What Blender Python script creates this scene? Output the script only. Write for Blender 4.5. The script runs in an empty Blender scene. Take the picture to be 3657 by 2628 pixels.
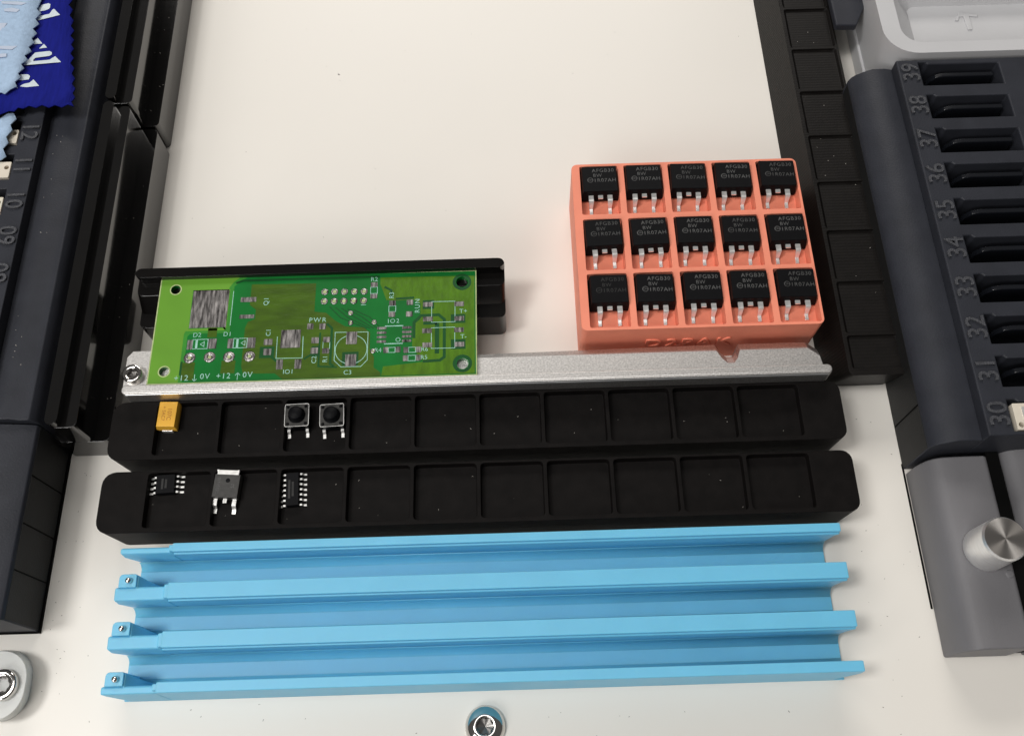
import bpy, bmesh, math, random
from mathutils import Vector, Matrix
random.seed(7)
S = 0.001                      # the script counts in millimetres, the scene in metres
sc = bpy.context.scene
COL = sc.collection

# ------------------------------------------------------------------ camera
cam_d = bpy.data.cameras.new('camera'); cam = bpy.data.objects.new('camera', cam_d); COL.objects.link(cam)
TH, RO = math.radians(24.1), math.radians(1.75)
right = Vector((1, 0, 0)); fwd = Vector((0, math.sin(TH), -math.cos(TH))); up = right.cross(fwd)
Rv = right * math.cos(RO) - up * math.sin(RO); Uv = right * math.sin(RO) + up * math.cos(RO)
M = Matrix((Rv, Uv, -fwd)).transposed().to_4x4(); M.translation = Vector((0, 0, 228 * S))
cam.matrix_world = M
cam_d.sensor_width = 36; cam_d.sensor_fit = 'HORIZONTAL'; cam_d.lens = 36 * 3348 / 3657
cam_d.clip_start = 0.005; cam_d.clip_end = 50
sc.camera = cam

# ------------------------------------------------------------------ room light
w = bpy.data.worlds.new('World'); sc.world = w; w.use_nodes = True
bg = w.node_tree.nodes['Background']; bg.inputs[0].default_value = (1.0, 0.965, 0.93, 1); bg.inputs[1].default_value = 0.09
def area(name, loc, target, size, power, color, size_y=None):
    d = bpy.data.lights.new(name, 'AREA'); d.energy = power; d.color = color
    d.shape = 'RECTANGLE'; d.size = size; d.size_y = size_y or size
    o = bpy.data.objects.new(name, d); COL.objects.link(o); o.location = loc
    o.rotation_euler = (Vector(target) - Vector(loc)).to_track_quat('-Z', 'Y').to_euler()
area('ceiling_lamp_left', (-0.55, -0.03, 1.05), (-0.05, 0.09, 0), 0.20, 4.9, (1, 0.985, 0.955), 0.26)
area('ceiling_lamp_middle', (-0.22, -0.05, 1.55), (0, 0.1, 0), 0.7, 5.6, (1, 0.975, 0.94), 0.7)
area('ceiling_lamp_back', (-0.05, 1.75, 1.35), (0, 0.15, 0), 1.2, 15.8, (1, 0.955, 0.90), 0.5)
area('room_lamp_front', (-0.85, -1.0, 0.95), (0, 0.08, 0), 0.9, 9.2, (1, 0.975, 0.945), 0.6)
sc.view_settings.view_transform = 'Standard'; sc.view_settings.look = 'None'
sc.view_settings.exposure = 0.0; sc.view_settings.gamma = 1.0

# ------------------------------------------------------------------ materials
def srgb(r, g, b):
    f = lambda c: (c / 255 / 12.92) if c <= 10 else ((c / 255 + 0.055) / 1.055) ** 2.4
    return (f(r), f(g), f(b), 1)
def mat(name, col, rough=0.5, metal=0.0, spec=0.5, var=0.08, nscale=60, bump=0.0, bscale=900, sss=0.0, sssr=(1, 1, 1), ssss=0.002,
        coat=0.0, coatr=0.1, stretch=(1, 1, 1), rvar=0.0, trans=0.0, layers=None, aniso=0.0, ior=1.5, hatch=None):
    m = bpy.data.materials.new(name); m.use_nodes = True
    nt = m.node_tree; N = nt.nodes; L = nt.links; b = N['Principled BSDF']
    b.inputs['Roughness'].default_value = rough; b.inputs['Metallic'].default_value = metal
    b.inputs['Specular IOR Level'].default_value = spec; b.inputs['IOR'].default_value = ior
    b.inputs['Coat Weight'].default_value = coat; b.inputs['Coat Roughness'].default_value = coatr
    b.inputs['Transmission Weight'].default_value = trans; b.inputs['Anisotropic'].default_value = aniso
    if sss:
        b.inputs['Subsurface Weight'].default_value = sss; b.inputs['Subsurface Radius'].default_value = sssr; b.inputs['Subsurface Scale'].default_value = ssss
    tc = N.new('ShaderNodeTexCoord'); mp = N.new('ShaderNodeMapping'); mp.inputs['Scale'].default_value = stretch
    L.new(tc.outputs['Object'], mp.inputs['Vector'])
    n = N.new('ShaderNodeTexNoise'); n.inputs['Scale'].default_value = nscale; n.inputs['Detail'].default_value = 6
    L.new(mp.outputs[0], n.inputs['Vector'])
    r = N.new('ShaderNodeMapRange'); r.inputs['From Min'].default_value = 0.3; r.inputs['From Max'].default_value = 0.7
    r.inputs['To Min'].default_value = 1 - var; r.inputs['To Max'].default_value = 1 + var
    L.new(n.outputs['Fac'], r.inputs['Value'])
    mx = N.new('ShaderNodeVectorMath'); mx.operation = 'SCALE'; mx.inputs[0].default_value = col[:3]
    L.new(r.outputs[0], mx.inputs['Scale']); L.new(mx.outputs[0], b.inputs['Base Color'])
    if rvar:
        r2 = N.new('ShaderNodeMapRange'); r2.inputs['To Min'].default_value = max(0.02, rough - rvar); r2.inputs['To Max'].default_value = rough + rvar
        L.new(n.outputs['Fac'], r2.inputs['Value']); L.new(r2.outputs[0], b.inputs['Roughness'])
    prev = None
    if bump:
        n2 = N.new('ShaderNodeTexNoise'); n2.inputs['Scale'].default_value = bscale; n2.inputs['Detail'].default_value = 4
        L.new(mp.outputs[0], n2.inputs['Vector'])
        bp = N.new('ShaderNodeBump'); bp.inputs['Strength'].default_value = bump; bp.inputs['Distance'].default_value = 0.0003
        L.new(n2.outputs['Fac'], bp.inputs['Height']); L.new(bp.outputs[0], b.inputs['Normal']); prev = bp
    if layers:                  # fine printed layer lines: (axis, lines per metre, strength)
        wv = N.new('ShaderNodeTexWave'); wv.bands_direction = layers[0]; wv.inputs['Scale'].default_value = layers[1] / 3.18; wv.inputs['Distortion'].default_value = 0.6
        wv.inputs['Detail'].default_value = 2
        L.new(tc.outputs['Object'], wv.inputs['Vector'])
        bp2 = N.new('ShaderNodeBump'); bp2.inputs['Strength'].default_value = layers[2]; bp2.inputs['Distance'].default_value = 0.0001
        L.new(wv.outputs['Fac'], bp2.inputs['Height'])
        if prev: L.new(prev.outputs[0], bp2.inputs['Normal'])
        L.new(bp2.outputs[0], b.inputs['Normal'])
    return m
MT = {}
MT['plate'] = mat('cream_plate', srgb(230, 226, 219), 0.34, var=0.025, nscale=14, bump=0.03, bscale=1500, spec=0.35, rvar=0.10)
MT['black_tray'] = mat('matte_black_print', (0.0055, 0.0046, 0.0044, 1), 0.6, var=0.25, nscale=300, bump=0.15, bscale=2500, spec=0.09)
MT['ruled_tray'] = mat('layered_black_print', (0.0055, 0.0045, 0.004, 1), 0.46, var=0.25, nscale=300, bump=0.12, bscale=2500, spec=0.2, layers=('Y', 1100, 0.18))
MT['gloss_black'] = mat('gloss_black_rail', (0.003, 0.0028, 0.0027, 1), 0.10, var=0.2, nscale=200, spec=0.8, ior=1.65)
MT['holder_black'] = mat('gloss_black_holder', (0.004, 0.0035, 0.0033, 1), 0.16, var=0.2, nscale=200, spec=0.5)
MT['navy'] = mat('navy_black_plastic', (0.0285, 0.0305, 0.0385, 1), 0.45, var=0.12, nscale=150, bump=0.2, bscale=2200, spec=0.2)
MT['raised'] = mat('painted_highlight_print', (0.050, 0.052, 0.060, 1), 0.38, var=0.3, nscale=1500, bump=0.6, bscale=2600, spec=0.5)  # same plastic as the bank, paler to carry edge highlights in its colour
MT['navy_gloss'] = mat('gloss_dark_lever', (0.008, 0.009, 0.012, 1), 0.2, var=0.1, spec=0.5)
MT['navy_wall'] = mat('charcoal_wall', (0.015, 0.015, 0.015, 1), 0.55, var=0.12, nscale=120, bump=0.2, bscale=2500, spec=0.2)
MT['void'] = mat('black_seams_and_shade', (0.002, 0.002, 0.002, 1), 0.8, spec=0.1)  # one black for seams, base lip and the painted shade strips
MT['grey_box'] = mat('grey_painted_box', srgb(110, 109, 112), 0.5, var=0.05, nscale=40, bump=0.15, bscale=2600, spec=0.3)
MT['bin'] = mat('light_grey_plastic', srgb(196, 196, 198), 0.42, var=0.03, nscale=60, bump=0.08, bscale=1800)
MT['orange'] = mat('orange_print', srgb(240, 144, 117), 0.55, var=0.05, nscale=150, bump=0.08, bscale=2500, spec=0.35, layers=('Z', 2200, 0.22), rvar=0.08)
MT['blue'] = mat('blue_print', srgb(110, 191, 226), 0.42, var=0.035, nscale=90, bump=0.06, bscale=2500, spec=0.5, sss=0.3, sssr=(0.4, 0.7, 1.0), ssss=0.0015, layers=('Z', 3000, 0.08), rvar=0.06)
MT['alu'] = mat('blasted_aluminium', (0.60, 0.585, 0.57, 1), 0.46, metal=1, var=0.2, nscale=2300, bump=0.16, bscale=2300, rvar=0.05)
MT['alu_edge'] = mat('machined_aluminium', (0.92, 0.92, 0.92, 1), 0.34, metal=0.85, var=0.04)
MT['steel'] = mat('polished_steel', (0.72, 0.70, 0.67, 1), 0.10, metal=1, var=0.05)
MT['knob_side'] = mat('turned_aluminium', (0.92, 0.91, 0.90, 1), 0.36, metal=0.8, var=0.06, nscale=400, stretch=(1, 1, 6))
MT['steel_dark'] = mat('dark_socket_steel', (0.30, 0.29, 0.28, 1), 0.38, metal=1, var=0.1, nscale=800)
MT['switch_plate'] = mat('dark_switch_plate', (0.10, 0.098, 0.095, 1), 0.3, metal=0.8, var=0.3, nscale=500)
MT['tin'] = mat('tinned_lead', (0.95, 0.94, 0.92, 1), 0.34, metal=0.65, var=0.08, nscale=900, rvar=0.08)
MT['solder'] = mat('scratched_solder', (0.30, 0.285, 0.28, 1), 0.33, metal=0.9, var=0.75, nscale=800, bump=0.4, bscale=1500, stretch=(2.0, 0.3, 1), rvar=0.15)
MT['epoxy'] = mat('black_epoxy', (0.0030, 0.0031, 0.0040, 1), 0.5, var=0.1, nscale=600, bump=0.15, bscale=4000, spec=0.10)
MT['epoxy_grey'] = mat('grey_epoxy', (0.030, 0.029, 0.027, 1), 0.5, var=0.25, nscale=900, bump=0.15, bscale=4000)
MT['mark'] = mat('laser_mark', (0.085, 0.085, 0.085, 1), 0.7, var=0.45, nscale=900)
MT['mark_dim'] = mat('dim_laser_mark', (0.055, 0.055, 0.055, 1), 0.7, var=0.6, nscale=700)
MT['mark_faint'] = mat('faint_laser_mark', (0.015, 0.015, 0.015, 1), 0.7, var=0.5, nscale=900)
MT['tant'] = mat('amber_capacitor', srgb(226, 172, 56), 0.42, var=0.05, nscale=300, spec=0.5, sss=0.1, ssss=0.0005)
MT['tant_mark'] = mat('capacitor_print', srgb(170, 100, 20), 0.5, var=0.2, nscale=900)
MT['pcb_bright'] = mat('bare_green_board', srgb(98, 152, 40), 0.35, var=0.10, nscale=60, spec=0.5, coat=0.2, coatr=0.2)
MT['pcb_green'] = mat('green_solder_mask', srgb(8, 108, 40), 0.30, var=0.16, nscale=110, spec=0.4, coat=0.15, coatr=0.12)
MT['pcb_mid'] = mat('pale_green_mask', srgb(54, 132, 44), 0.32, var=0.15, nscale=110, spec=0.4, coat=0.15, coatr=0.12)
MT['pcb_dark'] = mat('dark_green_mask', srgb(10, 76, 30), 0.30, var=0.15, nscale=150, spec=0.5, coat=0.3)
MT['pcb_olive'] = mat('olive_copper_mask', srgb(62, 92, 6), 0.32, var=0.22, nscale=420, spec=0.4, coat=0.15, coatr=0.12, stretch=(0.35, 1.2, 1), bump=0.25, bscale=900)
MT['pcb_olive_light'] = mat('light_olive_copper_mask', srgb(74, 116, 8), 0.32, var=0.20, nscale=520, spec=0.4, coat=0.15, coatr=0.12, stretch=(1.6, 0.5, 1), bump=0.3, bscale=1000)
MT['pcb_edge'] = mat('board_edge', srgb(172, 186, 130), 0.6, var=0.2, nscale=500)
MT['silk'] = mat('pale_silkscreen', srgb(150, 198, 184), 0.6, var=0.15, nscale=900)
MT['cloth_navy'] = mat('navy_microfibre', srgb(24, 30, 120), 0.9, var=0.14, nscale=1400, stretch=(1, 0.15, 1), bump=0.5, bscale=2500, spec=0.1)
MT['cloth_pale'] = mat('pale_blue_microfibre', srgb(165, 188, 214), 0.9, var=0.08, nscale=900, bump=0.4, bscale=2500, spec=0.1)
MT['cloth_print'] = mat('white_cloth_print', srgb(206, 216, 222), 0.85, var=0.05, nscale=900, bump=0.3, bscale=2500, spec=0.1)
MT['cloth_ghost'] = mat('show_through_print', srgb(186, 196, 214), 0.9, var=0.03, nscale=300, spec=0.1)
MT['white_plastic'] = mat('white_connector', srgb(214, 205, 190), 0.45, var=0.04, nscale=200)
MT['foot'] = mat('translucent_white_plastic', srgb(206, 208, 206), 0.45, var=0.04, nscale=90, sss=0.5, sssr=(1, 1, 0.9), ssss=0.003)
MT['dust'] = mat('pale_dust', srgb(185, 180, 172), 0.8, var=0.2)
MT['speck'] = mat('dark_speck', srgb(70, 58, 48), 0.8, var=0.2)
# brushed knob face: spun circular grain from an anisotropic metal
def knob_mat():
    m = bpy.data.materials.new('spun_aluminium'); m.use_nodes = True; nt = m.node_tree; b = nt.nodes['Principled BSDF']
    b.inputs['Base Color'].default_value = (0.78, 0.74, 0.70, 1); b.inputs['Metallic'].default_value = 1; b.inputs['Roughness'].default_value = 0.28
    b.inputs['Anisotropic'].default_value = 0.9
    t = nt.nodes.new('ShaderNodeTangent'); t.direction_type = 'RADIAL'; t.axis = 'Z'
    nt.links.new(t.outputs[0], b.inputs['Tangent'])
    return m
MT['spun'] = knob_mat()

# ------------------------------------------------------------------ mesh helpers
class MB:
    def __init__(s): s.v = []; s.f = []; s.sm = []
    def add(s, vs, fs, smooth=False):
        k = len(s.v); s.v += [tuple(p) for p in vs]; s.f += [tuple(i + k for i in f) for f in fs]; s.sm += [smooth] * len(fs); return s
    def box(s, x0, x1, y0, y1, z0, z1):
        return s.add([(x0, y0, z0), (x1, y0, z0), (x1, y1, z0), (x0, y1, z0), (x0, y0, z1), (x1, y0, z1), (x1, y1, z1), (x0, y1, z1)],
                     [(3, 2, 1, 0), (4, 5, 6, 7), (0, 1, 5, 4), (1, 2, 6, 5), (2, 3, 7, 6), (3, 0, 4, 7)])
    def frustum(s, a, b, z0, z1):       # a, b = (x0,x1,y0,y1) below and above
        return s.add([(a[0], a[2], z0), (a[1], a[2], z0), (a[1], a[3], z0), (a[0], a[3], z0), (b[0], b[2], z1), (b[1], b[2], z1), (b[1], b[3], z1), (b[0], b[3], z1)],
                     [(3, 2, 1, 0), (4, 5, 6, 7), (0, 1, 5, 4), (1, 2, 6, 5), (2, 3, 7, 6), (3, 0, 4, 7)])
    def prism(s, pts, z0, z1, smooth=False):   # xy polygon raised from z0 to z1
        n = len(pts)
        if sum(pts[i][0] * pts[(i + 1) % n][1] - pts[(i + 1) % n][0] * pts[i][1] for i in range(n)) < 0: pts = pts[::-1]
        vs = [(p[0], p[1], z0) for p in pts] + [(p[0], p[1], z1) for p in pts]
        s.add(vs, [tuple(range(n))[::-1], tuple(range(n, 2 * n))])
        k = len(s.v) - 2 * n
        s.f += [(k + i, k + (i + 1) % n, k + n + (i + 1) % n, k + n + i) for i in range(n)]; s.sm += [smooth] * n
        return s
    def extrude(s, prof, a0, a1, axis='y', rot=None):   # profile (u, z) swept along an axis; axis y: u = x, axis x: u = y
        n = len(prof)
        mk = (lambda u, z, a: (u, a, z)) if axis == 'y' else (lambda u, z, a: (a, u, z))
        vs = [mk(u, z, a0) for u, z in prof] + [mk(u, z, a1) for u, z in prof]
        s.add(vs, [tuple(range(n)), tuple(range(n, 2 * n))[::-1]] + [(i, n + i, n + (i + 1) % n, (i + 1) % n) for i in range(n)])
        return s
    def lathe(s, c, prof, n=32, smooth=True):    # prof = (r, z) from the bottom outside to the top centre
        k = len(s.v); fs = []
        rings = []
        for r, z in prof:
            if r < 1e-6: rings.append([len(s.v)]); s.v.append((c[0], c[1], c[2] + z))
            else:
                rings.append(list(range(len(s.v), len(s.v) + n)))
                s.v += [(c[0] + r * math.cos(2 * math.pi * i / n), c[1] + r * math.sin(2 * math.pi * i / n), c[2] + z) for i in range(n)]
        for a, b in zip(rings, rings[1:]):
            for i in range(n):
                j = (i + 1) % n
                if len(a) == 1 and len(b) == 1: continue
                if len(b) == 1: fs.append((a[i], a[j], b[0]))
                elif len(a) == 1: fs.append((a[0], b[j], b[i]))
                else: fs.append((a[i], a[j], b[j], b[i]))
        s.f += fs; s.sm += [smooth] * len(fs); return s
    def ribbon(s, pts, wd, z, closed=False, h=0.0):      # flat strip along a polyline
        P = [Vector(p) for p in pts]; n = len(P); lo = []; hi = []
        for i in range(n):
            a = P[i - 1] if (i > 0 or closed) else None; c = P[(i + 1) % n] if (i < n - 1 or closed) else None
            d1 = (P[i] - a).normalized() if a is not None else None; d2 = (c - P[i]).normalized() if c is not None else None
            d1 = d1 or d2; d2 = d2 or d1
            nn = Vector((-(d1.y + d2.y), d1.x + d2.x)); nn = nn.normalized() if nn.length > 1e-6 else Vector((-d1.y, d1.x))
            q = wd / 2 / max(0.4, nn.dot(Vector((-d1.y, d1.x))))
            lo.append(P[i] - nn * q); hi.append(P[i] + nn * q)
        k = len(s.v); s.v += [(p.x, p.y, z) for p in lo] + [(p.x, p.y, z) for p in hi]
        m = n if closed else n - 1
        s.f += [(k + i, k + (i + 1) % n, k + n + (i + 1) % n, k + n + i) for i in range(m)]; s.sm += [False] * m
        return s
    def build(s, name, m, parent=None, bevel=0, seg=2, loc=None, fix=True):
        me = bpy.data.meshes.new(name); me.from_pydata([(x * S, y * S, z * S) for x, y, z in s.v], [], s.f)
        me.polygons.foreach_set('use_smooth', s.sm)
        if fix:
            bm = bmesh.new(); bm.from_mesh(me); bmesh.ops.recalc_face_normals(bm, faces=bm.faces); bm.to_mesh(me); bm.free()
        return link(name, me, m, parent, bevel, seg, loc)
def link(name, me, m, parent=None, bevel=0, seg=2, loc=None):
    if len(me.materials) == 0: me.materials.append(MT[m])
    o = bpy.data.objects.new(name, me); COL.objects.link(o)
    if parent: o.parent = parent
    if loc: o.location = [c * S for c in loc]
    if bevel:
        b = o.modifiers.new('bevel', 'BEVEL'); b.width = bevel * S; b.segments = seg; b.limit_method = 'ANGLE'; b.angle_limit = math.radians(35)
        b.use_clamp_overlap = True; b.harden_normals = True
        for p in me.polygons: p.use_smooth = True
    return o
def empty(name, loc=(0, 0, 0)):
    o = bpy.data.objects.new(name, None); COL.objects.link(o); o.location = [c * S for c in loc]; o.empty_display_size = 0.005; return o
def tag(o, label, cat, group=None):
    o['label'] = label; o['category'] = cat
    if group: o['group'] = group
    return o
def rrect(x0, x1, y0, y1, r, n=5):
    if isinstance(r, (int, float)): r = (r,) * 4
    pts = []
    for (cx, cy, a0, rr) in ((x1 - r[0], y1 - r[0], 0, r[0]), (x0 + r[1], y1 - r[1], 90, r[1]), (x0 + r[2], y0 + r[2], 180, r[2]), (x1 - r[3], y0 + r[3], 270, r[3])):
        for i in range(n + 1):
            a = math.radians(a0 + 90 * i / n); pts.append((cx + rr * math.cos(a), cy + rr * math.sin(a)))
    return pts
def circle(cx, cy, r, n=20): return [(cx + r * math.cos(2 * math.pi * i / n), cy + r * math.sin(2 * math.pi * i / n)) for i in range(n)]
def holed(name, m, top, bot, holes, zt, zb, parent=None, bevel=0, seg=2, extra=None):
    """solid with outline top (at zt) / bot (at zb); holes = (loop at the top, loop at the floor, floor z or None for through)"""
    bm = bmesh.new()
    def loop(pts, z): return [bm.verts.new((p[0] * S, p[1] * S, z * S)) for p in pts]
    def ring(a, b, flip):
        n = len(a)
        for i in range(n):
            j = (i + 1) % n
            bm.faces.new((a[i], a[j], b[j], b[i]) if flip else (a[j], a[i], b[i], b[j]))
    T = loop(top, zt); B = loop(bot, zb); ring(T, B, False)
    edges = []; bedges = []
    for i in range(len(T)): edges.append(bm.edges.get((T[i], T[(i + 1) % len(T)]))); bedges.append(bm.edges.get((B[i], B[(i + 1) % len(B)])))
    thru = False
    for lt, lb, zf in holes:
        ht = loop(lt, zt); hb = loop(lb, zb if zf is None else zf); ring(ht, hb, True)
        for i in range(len(ht)): edges.append(bm.edges.get((ht[i], ht[(i + 1) % len(ht)])))
        if zf is None:
            thru = True
            for i in range(len(hb)): bedges.append(bm.edges.get((hb[i], hb[(i + 1) % len(hb)])))
        else: bm.faces.new(hb)
    bmesh.ops.triangle_fill(bm, use_beauty=True, use_dissolve=False, edges=edges)
    bmesh.ops.triangle_fill(bm, use_beauty=True, use_dissolve=False, edges=bedges)
    bmesh.ops.recalc_face_normals(bm, faces=bm.faces)
    me = bpy.data.meshes.new(name); bm.to_mesh(me); bm.free()
    return link(name, me, m, parent, bevel, seg)
_tc = {}
def text_mesh(txt, size, ext=0.0, spacing=1.0, bold=0.0):
    key = (txt, size, ext, spacing, bold)
    if key not in _tc:
        cu = bpy.data.curves.new('lettering', 'FONT'); cu.body = txt; cu.size = size * S; cu.extrude = ext * S; cu.align_x = 'CENTER'; cu.align_y = 'CENTER'
        cu.space_character = spacing; cu.offset = bold * S; cu.resolution_u = 3
        o = bpy.data.objects.new('lettering', cu); COL.objects.link(o)
        me = bpy.data.meshes.new_from_object(o.evaluated_get(bpy.context.evaluated_depsgraph_get()))
        bpy.data.objects.remove(o); me.materials.clear(); _tc[key] = me
    return _tc[key]
def text(name, txt, size, m, loc, rz=0, parent=None, ext=0.0, spacing=1.0, bold=0.0, rx=0, sx=1):
    me = text_mesh(txt, size, ext, spacing, bold).copy(); me.materials.append(MT[m])
    o = bpy.data.objects.new(name, me); COL.objects.link(o); o.location = [c * S for c in loc]; o.rotation_euler = (rx, 0, rz); o.scale = (sx, 1, 1)
    if parent: o.parent = parent
    return o

# ------------------------------------------------------------------ setting: the white base plate
pl = MB().box(-420, 420, -260, 520, -6, 0).build('ground', 'plate'); pl['kind'] = 'structure'

# ------------------------------------------------------------------ black trays in front of the metal bar
def part_tray(y0, y1, pk0, pk1, label):
    t = empty('parts_tray', (-9, y0, 0))
    top = rrect(-99.3, 81.1, y0, y1, (2.6, 3.2, 3.2, 2.6)); bot = [(x * (0.994 if abs(x) > 60 else 1), yy + (0.3 if yy < (y0 + y1) / 2 else 1.2)) for x, yy in top]
    holes = []
    for i in range(10):
        a = -88.3 + 16.0 * i; b = a + 15.05
        holes.append((rrect(a, b, pk0, pk1, 0.9, 3), rrect(a + 0.15, b - 0.15, pk0 + 0.15, pk1 - 0.15, 0.8, 3), 10.3))
    o = holed('tray_body', 'black_tray', top, bot, holes, 12.5, 0.0, bevel=0.28, seg=2)
    o.name = 'parts_tray'; bpy.data.objects.remove(t)
    return tag(o, label, 'tray', 'black ten-pocket trays lying in front of the metal bar')
part_tray(75.0, 90.2, 76.1, 89.6, 'black ten-pocket parts tray right in front of the silver bar, amber capacitor in it')
part_tray(57.0, 72.1, 58.1, 71.6, 'black ten-pocket parts tray beside the blue holder, three chips lying in its left pockets')

# black tray along the right, standing the long way
tr = rrect(84.3, 99.3, 91.5, 262, 1.6)
trb = [(x - 3.2 if x < 92 else x - 1.0, y + (2.4 if y < 120 else 0)) for x, y in tr]
divs = [93.0] + [102.9 + 15.66 * i for i in range(11)]
hl = []
for a, b in zip(divs, divs[1:]):
    hl.append((rrect(85.3, 98.6, a + 0.35, b - 0.35, 0.7, 3), rrect(86.0, 98.0, a + 0.5, b - 0.45, 0.6, 3), 11.8))
tag(holed('parts_tray', 'ruled_tray', tr, trb, hl, 12.5, 0, bevel=0.2), 'long black pocket tray lying lengthwise to the right of the orange tray', 'tray')

# ------------------------------------------------------------------ orange tray with fifteen power transistors
ZO = 18.0; KO = (228 - ZO) / 216.0     # measured outlines carried to the height of the tray's top
oc = lambda i: 20.45 + 12.27 * i; orow = (141.55, 124.2, 107.2); OH = 15.8
top = [(x * KO, y * KO) for x, y in rrect(18.2, 80.75, 106.45, 158.1, 1.6)]
bot = [(x * KO, y * KO) for x, y in rrect(18.4, 80.5, 106.6, 158.0, 1.6)]
hl = []
for yb in orow:
    for i in range(5):
        a = oc(i); f = lambda p: [(x * KO, y * KO) for x, y in p]
        hl.append((f(rrect(a, a + 10.55, yb, yb + OH, 0.5, 3)), f(rrect(a + 0.25, a + 10.3, yb + 0.1, yb + OH - 0.1, 0.4, 3)), ZO - 3.0))
orange = empty('component_tray', (50 * KO, 106 * KO, 0)); tag(orange, 'orange fifteen-pocket tray full of black transistors behind the silver bar', 'tray')
def child(o, p):        # parent and keep the place
    o.parent = p; o.matrix_parent_inverse = Matrix.Translation(-p.location); return o
child(holed('tray_body', 'orange', top, bot, hl, ZO, 0, bevel=0.35), orange)
tx = text('raised_lettering', 'D2PAK', 5.6, 'orange', (45.4, 106.45 * KO - 0.02, 9.6), 0, None, 0.25, 1.25, 0.05, rx=math.radians(90), sx=1.12); child(tx, orange)

def make_transistor():
    r = empty('power_transistor')
    zf = 0.0
    MB().frustum((-5.05, 5.05, -0.2, 8.7), (-4.62, 4.62, 0.35, 8.25), zf + 0.9, zf + 4.55).frustum((-4.8, 4.8, 0.1, 8.5), (-5.05, 5.05, -0.2, 8.7), zf + 0.15, zf + 0.9).build('body', 'epoxy', r, bevel=0.12, seg=1)
    MB().box(-4.9, 4.9, 7.6, 9.0, zf, zf + 1.1).build('heat_tab', 'tin', r)
    for x in (-2.52, 2.52):
        m = MB(); w0, w1, t = 0.67, 0.46, 0.45
        P = [(0.4, 2.75, w0), (-1.55, 2.75, w0), (-1.75, 2.6, w0), (-2.55, 0.45, w1), (-2.8, 0.3, w1), (-4.25, 0.22, w1)]
        vs = []; fs = []
        for y, z, ww in P: vs += [(x - ww, y, z - t / 2), (x + ww, y, z - t / 2), (x + ww, y, z + t / 2), (x - ww, y, z + t / 2)]
        for i in range(len(P) - 1):
            k = 4 * i
            for a, b in ((0, 1), (1, 2), (2, 3), (3, 0)): fs.append((k + a, k + b, k + 4 + b, k + 4 + a))
        n = 4 * (len(P) - 1); fs += [(0, 3, 2, 1), (n, n + 1, n + 2, n + 3)]
        m.add(vs, fs).build('lead', 'tin', r, bevel=0.08, seg=1)
    MB().box(-0.66, 0.66, -0.9, 0.4, zf + 2.5, zf + 2.98).build('stub_lead', 'tin', r, bevel=0.08, seg=1)
    return r
def marks(r, m='mark'):
    z = 4.57
    text('marking', 'AFGB30', 1.55, m, (1.0, 6.9, z), 0, r, spacing=1.15)
    text('marking', 'BW', 1.45, m, (-0.55, 5.35, z), 0, r, spacing=1.1)
    text('marking', '1R07AH', 1.55, m, (1.35, 3.75, z), 0, r, spacing=1.15)
    lr = MB().ribbon(circle(-2.55, 3.95, 0.72, 16), 0.13, z, True).build('logo_ring', m, r)
    text('logo_letters', 'ON', 0.85, m, (-2.55, 3.95, z), 0, lr)
proto = make_transistor()
rows = ('back', 'middle', 'front'); cols = ('leftmost', 'second from the left', 'third from the left', 'fourth from the left', 'rightmost')
def copy_tree(o, parent=None):
    c = o.copy(); COL.objects.link(c)
    if parent: c.parent = parent
    for ch in list(o.children): copy_tree(ch, c)
    return c
allt = []
for j in range(3):
    for i in range(5):
        allt.append((j, i, proto if (i, j) == (0, 0) else copy_tree(proto)))
for j, i, o in allt:
    jx, jy = random.uniform(-0.22, 0.22), random.uniform(-0.2, 0.12)
    px = (26.02 + 12.27 * i) * 0.9653 + jx; py = (157.35, 139.85, 122.65)[j] * 0.9653 - 8.25 + jy
    o.location = (px * S, py * S, (ZO - 3.0) * S); o.rotation_euler.z = math.radians(random.uniform(-2.0, 2.0))
    marks(o, 'mark_faint' if (j, i) == (2, 0) else 'mark_dim' if (j, i) in ((0, 4), (0, 2), (1, 0), (2, 4), (1, 3)) else 'mark')
    extra = ' with almost unreadable marking' if (j, i) == (2, 0) else ''
    tag(o, f'black three-lead transistor{extra}, {cols[i]} in the {rows[j]} row of the orange tray', 'transistor', 'transistors in the orange tray')

# ------------------------------------------------------------------ silver bar that carries the board
bar = empty('board_bar', (-9, 91, 0)); tag(bar, 'bead-blasted silver metal bar with a raised front lip in front of the board', 'metal bar')
ZL, ZP = 17.4, 14.4
lip = MB(); pr_ = rrect(-95.9, 78.5, 90.35, 92.75, (1.1, 1.1, 1.1, 1.1), 4)
lip.prism(pr_, ZP - 2.5, ZL); child(lip.build('front_lip', 'alu', bevel=0.3, seg=3), bar)
# ledge with a chamfered back edge and a notch in front of the orange tray
back = [(-96.9, 92.5), (-96.9, 101.6), (-95.6, 103.3), (-86.0, 103.3), (-85.0, 102.2), (-85.0, 98.6), (51.4, 98.6), (52.6, 96.4), (53.9, 95.1), (55.5, 95.1), (56.5, 96.4), (57.3, 98.6), (74.3, 98.6), (77.0, 96.4), (77.6, 92.5)]
n = len(back); lo = []
cham = 1.5; run = 2.3
for i, (x, y) in enumerate(back): lo.append((x, y + (run if y > 93 and x > -84 else 0)))
lg = MB(); k0 = [(x, y, ZP) for x, y in back] + [(x, y, ZP - cham) for x, y in lo] + [(x, y, 0) for x, y in lo]
lg.add(k0, [tuple(range(n))[::-1]] + [(i, (i + 1) % n, n + (i + 1) % n, n + i) for i in range(n)] + [(n + i, n + (i + 1) % n, 2 * n + (i + 1) % n, 2 * n + i) for i in range(n)])
child(lg.build('ledge', 'alu'), bar)
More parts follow.
